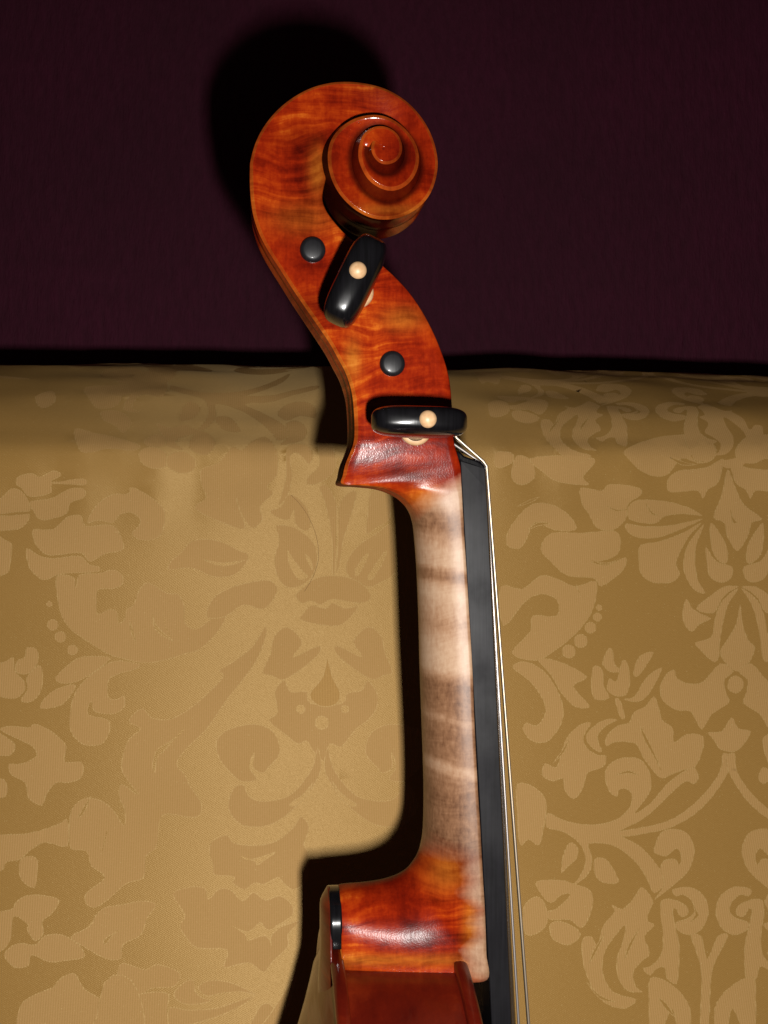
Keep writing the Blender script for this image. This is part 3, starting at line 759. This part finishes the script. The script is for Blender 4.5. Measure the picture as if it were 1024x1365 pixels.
add(*K, [(600,240),(700,250),(740,262),(700,290),(580,330),(570,430),(620,440),(650,420),(655,480),(600,520),(500,510),(480,455),(465,520),(560,545),(580,580),(570,630),(530,680),(440,680),(370,610),(370,500),(400,400),(480,310)])
add(*K, [(-90,240),(10,250),(70,220),(80,290),(130,350),(130,400),(80,440),(0,430),(-90,410)]); add(*K, [(90,240),(130,220),(140,170),(195,180),(200,250),(150,310),(85,300)]); add(*K, [(140,330),(200,265),(225,290),(220,390),(170,455),(110,450),(145,390)])
add(*K, [(0,600),(60,580),(150,590),(180,570),(240,590),(310,640),(350,690),(340,770),(430,770),(430,850),(360,880),(300,880),(250,930),(220,1000),(150,960),(130,880),(60,840),(45,780),(110,780),(190,740),(170,690),(90,650)])
add(*K, [(-90,600),(0,620),(80,680),(60,730),(20,740),(-90,720)]); add(*K, [(-60,880),(20,860),(40,930),(10,960),(-60,940)])
K = ((0, 720), .293)
for x, y, r in [(225,290,14),(240,385,26),(275,440,26),(330,500,24)]: circ(*K, x, y, r)
K = ((180, 820), .2539)
add(*K, [(670,300),(710,200),(730,110),(800,60),(880,140),(830,220),(960,160),(970,200),(880,280),(780,340),(720,320)], 1012)
K = ((0, 1060), .2344)
add(*K, [(-120,240),(140,220),(320,170),(385,140),(385,290),(260,270),(180,310),(110,370),(40,380),(10,430),(-120,420)])
add(*K, [(110,380),(160,345),(215,370),(210,490),(190,530),(120,480)])
add(*K, [(90,610),(150,570),(260,570),(340,600),(290,680),(240,720),(250,780),(200,830),(150,760),(160,740),(80,690),(60,820),(0,890),(-90,880),(-90,690),(60,650)])
add(*K, [(20,905),(100,840),(200,850),(250,800),(350,790),(450,850),(480,920),(380,940),(280,950),(180,910),(160,970),(80,980)])
add(*K, [(590,640),(700,620),(800,600),(890,620),(840,700),(800,800),(700,850),(690,930),(600,930),(470,860),(400,805),(510,745),(540,690)])
add(*K, [(590,820),(680,765),(640,800),(600,850)], None, 3)
add(*K, [(110,1200),(200,1130),(300,1090),(330,1050),(420,1010),(480,1100),(600,1180),(600,1280),(400,1330),(120,1360)])
add(*K, [(680,960),(760,970),(830,990),(900,960),(1024,1010),(990,1090),(860,1100),(800,1150),(730,1150),(665,1100)]); add(*K, [(740,1165),(850,1120),(960,1130),(950,1230),(960,1360),(720,1360)])
K = ((190, 1060), .2344)
add(*K, [(380,330),(390,265),(480,225),(520,270),(640,285),(760,260),(860,180),(900,120),(950,180),(920,280),(945,330),(935,480),(860,540),(800,500),(770,470),(690,510),(640,500),(580,540),(510,500),(520,465),(410,455),(400,400)])
add(*K, [(560,350),(620,365),(760,320),(700,370),(650,400),(640,380)], None, 3)
add(*K, [(170,560),(280,520),(360,530),(375,590),(430,535),(500,535),(570,600),(630,550),(700,595),(780,570),(850,620),(850,690),(740,760),(900,710),(830,790),(830,860),(740,950),(690,1010),(620,960),(560,960),(460,980),(480,880),(310,870),(240,800),(210,740),(240,680)])
add(*K, [(510,740),(600,775),(670,720),(720,765),(850,705),(740,790),(735,860),(700,800),(600,830),(580,790)], None, 3)
add(*K, [(320,1080),(400,1050),(520,1070),(650,1135),(560,1120),(440,1130),(370,1145),(330,1120)])
add(*K, [(180,1120),(240,1060),(290,1050),(300,1110),(340,1150),(400,1165),(320,1190),(240,1190),(190,1160)])
add(*K, [(150,1210),(260,1220),(420,1210),(540,1170),(640,1140),(560,1200),(430,1260),(260,1310),(160,1330)])
add(*K, [(680,1190),(740,1200),(780,1360),(600,1360),(640,1250)])
K = ((340, 600), .2148)
add(*K, [(130,470),(220,470),(300,510),(370,580),(390,680),(350,790),(260,850),(180,840),(130,760),(120,660),(150,560)])
add(*K, [(200,620),(225,650),(285,735),(330,785),(270,800),(215,720)], None, 3); add(*K, [(310,640),(350,680),(360,745),(330,700)], None, 3)
add(*K, [(200,280),(260,290),(330,370),(345,480),(300,500),(250,455),(240,370),(215,430),(150,425),(90,380),(160,350)])
add(*K, [(400,230),(450,220),(500,310),(510,400),(500,740),(480,760),(480,600),(460,440),(430,320)]); add(*K, [(520,350),(570,270),(630,260),(600,400),(550,560),(530,700),(505,760),(515,560)])
add(*K, [(720,260),(830,260),(840,420),(760,480),(690,520),(700,380)])
add(*K, [(570,690),(640,590),(760,510),(840,460),(870,600),(870,760),(780,820),(700,850),(580,780)])
add(*K, [(620,740),(690,640),(705,660),(640,780)], None, 3); add(*K, [(700,780),(810,620),(805,680),(730,800)], None, 3)
add(*K, [(250,900),(300,850),(380,790),(500,775),(620,800),(700,860),(720,920),(650,950),(480,925),(410,960),(350,935),(290,950)])
add(*K, [(300,1010),(350,960),(440,980),(480,945),(560,980),(640,965),(600,1030),(520,1090),(380,1080),(280,1050)])
K = ((300, 600), .388)
add(*K, [(170,830),(205,790),(225,830),(280,830),(295,870),(400,870),(420,835),(470,825),(490,790),(525,840),(520,890),(490,930),(450,960),(400,1020),(360,1010),(340,1070),(300,1030),(280,1000),(250,1010),(210,980),(150,930),(180,900)])
add(*K, [(352,715),(370,780),(397,835),(380,875),(325,880),(290,840),(335,780)], None, 2)
circ(*K, 260, 890, 16, None, 3); circ(*K, 412, 890, 14, None, 3); circ(*K, 333, 937, 24, None, 3)
add(*K, [(318,1020),(300,1090),(250,1160),(200,1195),(120,1205),(80,1185),(65,1150),(30,1160),(10,1230),(60,1290),(150,1290),(230,1240),(300,1160),(332,1090)], 336)
add(*K, [(220,1215),(270,1180),(305,1135),(280,1190),(240,1225)], 336, 3)
add(*K, [(10,960),(100,940),(170,970),(190,1040),(150,1090),(130,1110),(95,1090),(100,1040),(85,1090),(110,1130),(60,1140),(20,1110),(-20,1060),(-30,1000)], 336)

def pip(poly, x, y):
    X, Y = poly[:, 0], poly[:, 1]; X2, Y2 = np.roll(X, -1), np.roll(Y, -1)
    with np.errstate(divide='ignore', invalid='ignore'):
        c = ((Y > y) != (Y2 > y)) & (x < (X2 - X) * (y - Y) / (Y2 - Y) + X)
    return np.count_nonzero(c) % 2 == 1

loops = []
def closed_spline(q, sub=3):
    q = np.array(q); n = len(q); out = []
    for i in range(n):
        p0, p1, p2, p3 = q[i - 1], q[i], q[(i + 1) % n], q[(i + 2) % n]
        for j in range(sub):
            t = j / sub
            out.append(0.5 * ((2 * p1) + (-p0 + p2) * t * .7 + (-p0 + p2) * t * .3 + (2 * p0 - 5 * p1 + 4 * p2 - p3) * t * t + (-p0 + 3 * p1 - 3 * p2 + p3) * t ** 3))
    return np.array(out)
XL, XR = -430.0, 430.0
def add_loop(kind, q, dx=0.0, ds=0.0):
    h = [sofa_hit(*p) for p in closed_spline(q)]
    if any(p is None for p in h): return
    h = np.array(h) + (dx, ds)
    if h[:, 0].min() < XL + 3 or h[:, 0].max() > XR - 3 or h[:, 1].min() < -475: return
    out = []
    for i in range(len(h)):                       # finer steps with a woven, slightly ragged edge
        a, b = h[i], h[(i + 1) % len(h)]; m = max(1, int(np.linalg.norm(b - a) / 1.1))
        nrm = np.array([-(b - a)[1], (b - a)[0]]); nrm /= np.linalg.norm(nrm) + 1e-9
        for j in range(m):
            out.append(a + (b - a) * j / m + nrm * random.uniform(-.13, .13))
    h2 = np.array(out); loops.append((4, h2))
    nx = np.roll(h, -1, 0) - np.roll(h, 1, 0); nx /= np.linalg.norm(nx, axis=1)[:, None] + 1e-9
    area = 0.5 * np.sum(h[:, 0] * np.roll(h[:, 1], -1) - np.roll(h[:, 0], -1) * h[:, 1])
    inn = h + np.stack([-nx[:, 1], nx[:, 0]], 1) * (0.30 if area > 0 else -0.30)
    loops.append((kind, inn))
for kd, q in motifs: add_loop(kd, q)
xs_frame = [sofa_hit(0, 900)[0], sofa_hit(1024, 900)[0]]
base_loops = list(loops)
PER = 330.0
for kd, h in base_loops:                            # the repeat of the cloth beyond what the photograph shows
    for sx, sy in ((-PER, 0), (PER, 0), (0, -270), (-PER, -270), (PER, -270), (0, 215), (PER, 215), (-PER, 215)):
        g = h + (sx, sy); c = g.mean(0)
        infr = xs_frame[0] - 12 < c[0] < xs_frame[1] + 40 and -150 < c[1] < (S0 + 14 if c[0] > 25 else 96)
        if infr or g[:, 0].min() < XL + 3 or g[:, 0].max() > XR - 3 or g[:, 1].min() < -475 or g[:, 1].max() > S0 + 320: continue
        if any(abs(b[1].mean(0) - c).max() < 6 for b in base_loops): continue
        loops.append((kd, g))

pts2, edges = [], []
for kd, h in loops:
    i0 = len(pts2); pts2 += [tuple(p) for p in h]; edges += [(i0 + j, i0 + (j + 1) % len(h)) for j in range(len(h))]
GX, GS = 130, 145
smin, smax = -478.0, S0 + 325
for i in range(GX + 1):
    for j in range(GS + 1):
        x = XL + (XR - XL) * i / GX; s = smin + (smax - smin) * j / GS
        pts2.append((x, s))
vo, eo, fo, _, _, _ = delaunay_2d_cdt([Vector(p) for p in pts2], edges, [], 0, 1e-4)
vo = np.array([tuple(v) for v in vo]); tri = [f for f in fo if len(f) == 3]
cent = np.array([vo[list(f)].mean(0) for f in tri])
kinds = np.zeros(len(tri), int)
for kd, h in loops:
    lo, hi = h.min(0), h.max(0)
    cand = np.where((cent[:, 0] > lo[0]) & (cent[:, 0] < hi[0]) & (cent[:, 1] > lo[1]) & (cent[:, 1] < hi[1]))[0]
    if len(cand) == 0: continue
    x, y = cent[cand, 0][:, None], cent[cand, 1][:, None]
    X, Y = h[:, 0][None], h[:, 1][None]; X2, Y2 = np.roll(X, -1, 1), np.roll(Y, -1, 1)
    with np.errstate(divide='ignore', invalid='ignore'):
        c = ((Y > y) != (Y2 > y)) & (x < (X2 - X) * (y - Y) / (Y2 - Y) + X)
    kinds[cand[c.sum(1) % 2 == 1]] = kd
kinds[kinds == 3] = 0; kinds[kinds == 4] = 3
def sofa_point(x, s):
    y = np.interp(s, prof[:, 2], prof[:, 0]); z = np.interp(s, prof[:, 2], prof[:, 1])
    a = R(lean_at(s)); near = math.exp(-((s - S0 - 15) / 45) ** 2)
    d = 1.6 * noise.noise(Vector((x * .008, s * .02, 3.1))) + 1.5 * near * noise.noise(Vector((x * .012, s * .07, 7.7)))
    d += 1.0 * math.exp(-((s - S0 - 2) / 5.0) ** 2) * (0.3 + noise.noise(Vector((x * .01, 0, 1.2))))
    d += (1.4 * noise.noise(Vector((x * .02, s * .10, 5.0)))) * smooth01((s - S0 - 60) / 40)
    d += 1.1 * math.exp(-((s - S0 + 12) / 16) ** 2) * noise.noise(Vector((x * .07, s * .03, 9.0))) + 0.9 * smooth01((s - S0 - 10) / 30) * noise.noise(Vector((x * .035, s * .06, 2.0)))
    y -= math.cos(a) * d; z += math.sin(a) * d
    z += -0.00004 * (x + 60) ** 2 * smooth01((s - S0) / 60) * 1.0
    return (x / 1000, y / 1000, z / 1000)
V = [sofa_point(x, s) for x, s in vo]
# make the cushion closed: back and underside
me = bpy.data.meshes.new('sofa_backrest')
me.from_pydata(V, [], [tuple(f) for f in tri]); me.update()
def make_cloth(name, kind):
    k = NT(name)
    uv = k.n('ShaderNodeUVMap', uv_map='cloth')
    def mapped(sc, rot=0.0):
        mp = k.n('ShaderNodeMapping'); mp.inputs['Scale'].default_value = sc; mp.inputs['Rotation'].default_value = (0, 0, rot)
        k.l(uv.outputs[0], mp.inputs[0]); return mp.outputs[0]
    def wave(vec, s, dist=0.6):
        w = k.n('ShaderNodeTexWave'); w.wave_type = 'BANDS'; w.bands_direction = 'X'
        w.inputs['Scale'].default_value = s; w.inputs['Distortion'].default_value = dist; w.inputs['Detail'].default_value = 1
        w.inputs['Detail Scale'].default_value = 2.0
        k.l(vec, w.inputs[0]); return w.outputs[1]
    slub = k.noise(mapped((400, 2600, 1)), 1, 3, .6); slub2 = k.noise(mapped((2600, 400, 1)), 1, 3, .6); big = k.noise(mapped((14, 14, 1)), 1, 3, .5)
    grain = k.noise(mapped((2200, 2200, 1)), 1, 2, .6)
    if kind == 'ground':
        th = wave(mapped((1, 1, 1), R(62)), 520, .8)
        c0, c1 = (0.330, 0.180, 0.047), (0.435, 0.250, 0.075)
        rough, spec, ani = 0.49, 1.0, 0.95
    elif kind == 'figure':
        th = wave(mapped((1, 1, 1), 0), 360, .3)
        c0, c1 = (0.415, 0.243, 0.082), (0.515, 0.316, 0.120)
        rough, spec, ani = 0.62, 0.25, 0.2
    elif kind == 'edge':
        th = wave(mapped((1, 1, 1), 0), 300, .3)
        c0, c1 = (0.37, 0.21, 0.065), (0.62, 0.42, 0.18)
        rough, spec, ani = 0.45, 0.5, 0.5
    else:
        th = wave(mapped((1, 1, 1), 0), 300, .3)
        c0, c1 = (0.38, 0.21, 0.062), (0.50, 0.29, 0.095)
        rough, spec, ani = 0.55, 0.3, 0.3
    f = k.math('ADD', k.math('MULTIPLY', th, 0.16), k.math('ADD', k.math('MULTIPLY', slub, 0.3), k.math('MULTIPLY', grain, 0.4)))
    col = k.ramp(f, [(0.30, c0), (0.72, c1)])
    col = k.mix(k.ramp(big, [(0.35, 0.0), (0.7, 0.22)]), col, (0.34, 0.19, 0.045))
    if kind == 'figure':
        col = k.mix(k.math('MULTIPLY', k.ramp(th, [(0.35, 0.0), (0.65, 1.0)]), 0.30), col, (0.49, 0.265, 0.112))
    spark = k.ramp(k.noise(mapped((1500, 1500, 1)), 1, 1, .5), [(0.70, 0.0), (0.78, 1.0)])
    col = k.mix(k.math('MULTIPLY', spark, 0.30), col, (0.75, 0.60, 0.28))
    k.set(Base_Color=col, Roughness=rough, Specular_IOR_Level=spec, Anisotropic=ani, Sheen_Weight=0.0)
    k.b.inputs['Anisotropic Rotation'].default_value = 0.25
    k.b.inputs['Specular Tint'].default_value = (1.0, 0.74, 0.38, 1)
    tg = k.n('ShaderNodeTangent'); tg.direction_type = 'UV_MAP'; tg.uv_map = 'cloth'
    k.l(tg.outputs[0], k.b.inputs['Tangent'])
    nb = k.bump(k.math('ADD', k.math('MULTIPLY', th, .35), k.math('MULTIPLY', grain, .9)), 0.5, 0.00018 if kind != 'ground' else 0.00014)
    k.set(Normal=nb)
    return k.m
CLOTH = [make_cloth('damask_ground', 'ground'), make_cloth('damask_figure', 'figure'), make_cloth('damask_accent', 'accent'), make_cloth('damask_edge', 'edge')]
sofa = bpy.data.objects.new('sofa', None)
sofa.location = (SO[0] / 1000, SO[1] / 1000, SO[2] / 1000); sofa.rotation_euler = (0, 0, YAW)
scene.collection.objects.link(sofa)
sofa['label'] = 'sofa back upholstered in gold floral damask, behind the violin'
sofa['category'] = 'sofa'
bk = link('backrest_cover', me, CLOTH, sofa)
uvl = me.uv_layers.new(name='cloth')
lv = np.empty(len(me.loops), int); me.loops.foreach_get('vertex_index', lv)
uvl.data.foreach_set('uv', (vo[lv] / 1000.0).astype(np.float32).ravel())
me.polygons.foreach_set('material_index', kinds.tolist())
if me.polygons[10].normal.y > 0: me.flip_normals()

# a pulled dark thread lying on the cloth
def thread(pts):
    q = []
    for p in pts:
        x, s = sofa_hit(*p); c = sofa_point(x, s); q.append((c[0] * 1000, c[2] * 1000, -c[1] * 1000 + .05))
    return tube('loose_thread', q, .08, THREAD, n=6, parent=sofa, sub=4)
kt = NT('dark_thread'); kt.set(Base_Color=kt.ramp(kt.noise(kt.coord(), 900), [(0.3, (.20, .11, .04)), (.7, (.30, .17, .06))]), Roughness=.8); THREAD = kt.m
thread([(388, 660), (400, 672), (412, 690), (422, 715), (425, 742), (420, 762), (414, 775), (406, 788)])

# ------------------------------------------------------------------ wall
def make_wall():
    k = NT('plum_wall')
    n1 = k.noise(k.coord((1, 1, .3)), 260, 4, .6); n2 = k.noise(k.coord(), 6, 3, .5)
    col = k.ramp(n1, [(0.3, (0.046, 0.0040, 0.0145)), (0.7, (0.068, 0.0062, 0.0225))])
    col = k.mix(k.ramp(n2, [(0.35, 0.0), (0.7, 0.55)]), col, (0.030, 0.004, 0.010))
    wv = k.noise(k.coord((1, 1, .22)), 900, 2, .6)
    k.set(Base_Color=col, Roughness=.8, Specular_IOR_Level=.25, Normal=k.bump(k.math('ADD', n1, k.math('MULTIPLY', wv, .5)), .8, .0012))
    return k.m
vs = [(-3, 0, -1.2), (3, 0, -1.2), (3, 0, 1.8), (-3, 0, 1.8), (-3, .1, -1.2), (3, .1, -1.2), (3, .1, 1.8), (-3, .1, 1.8)]
wm = mesh('wall', vs, [(0, 1, 2, 3), (7, 6, 5, 4), (0, 4, 5, 1), (1, 5, 6, 2), (2, 6, 7, 3), (3, 7, 4, 0)])
wall = link('wall', wm, make_wall(), None, False)
wall.location = (0, 0.785, 1.0); wall.rotation_euler = (0, 0, R(2))
wall['kind'] = 'structure'
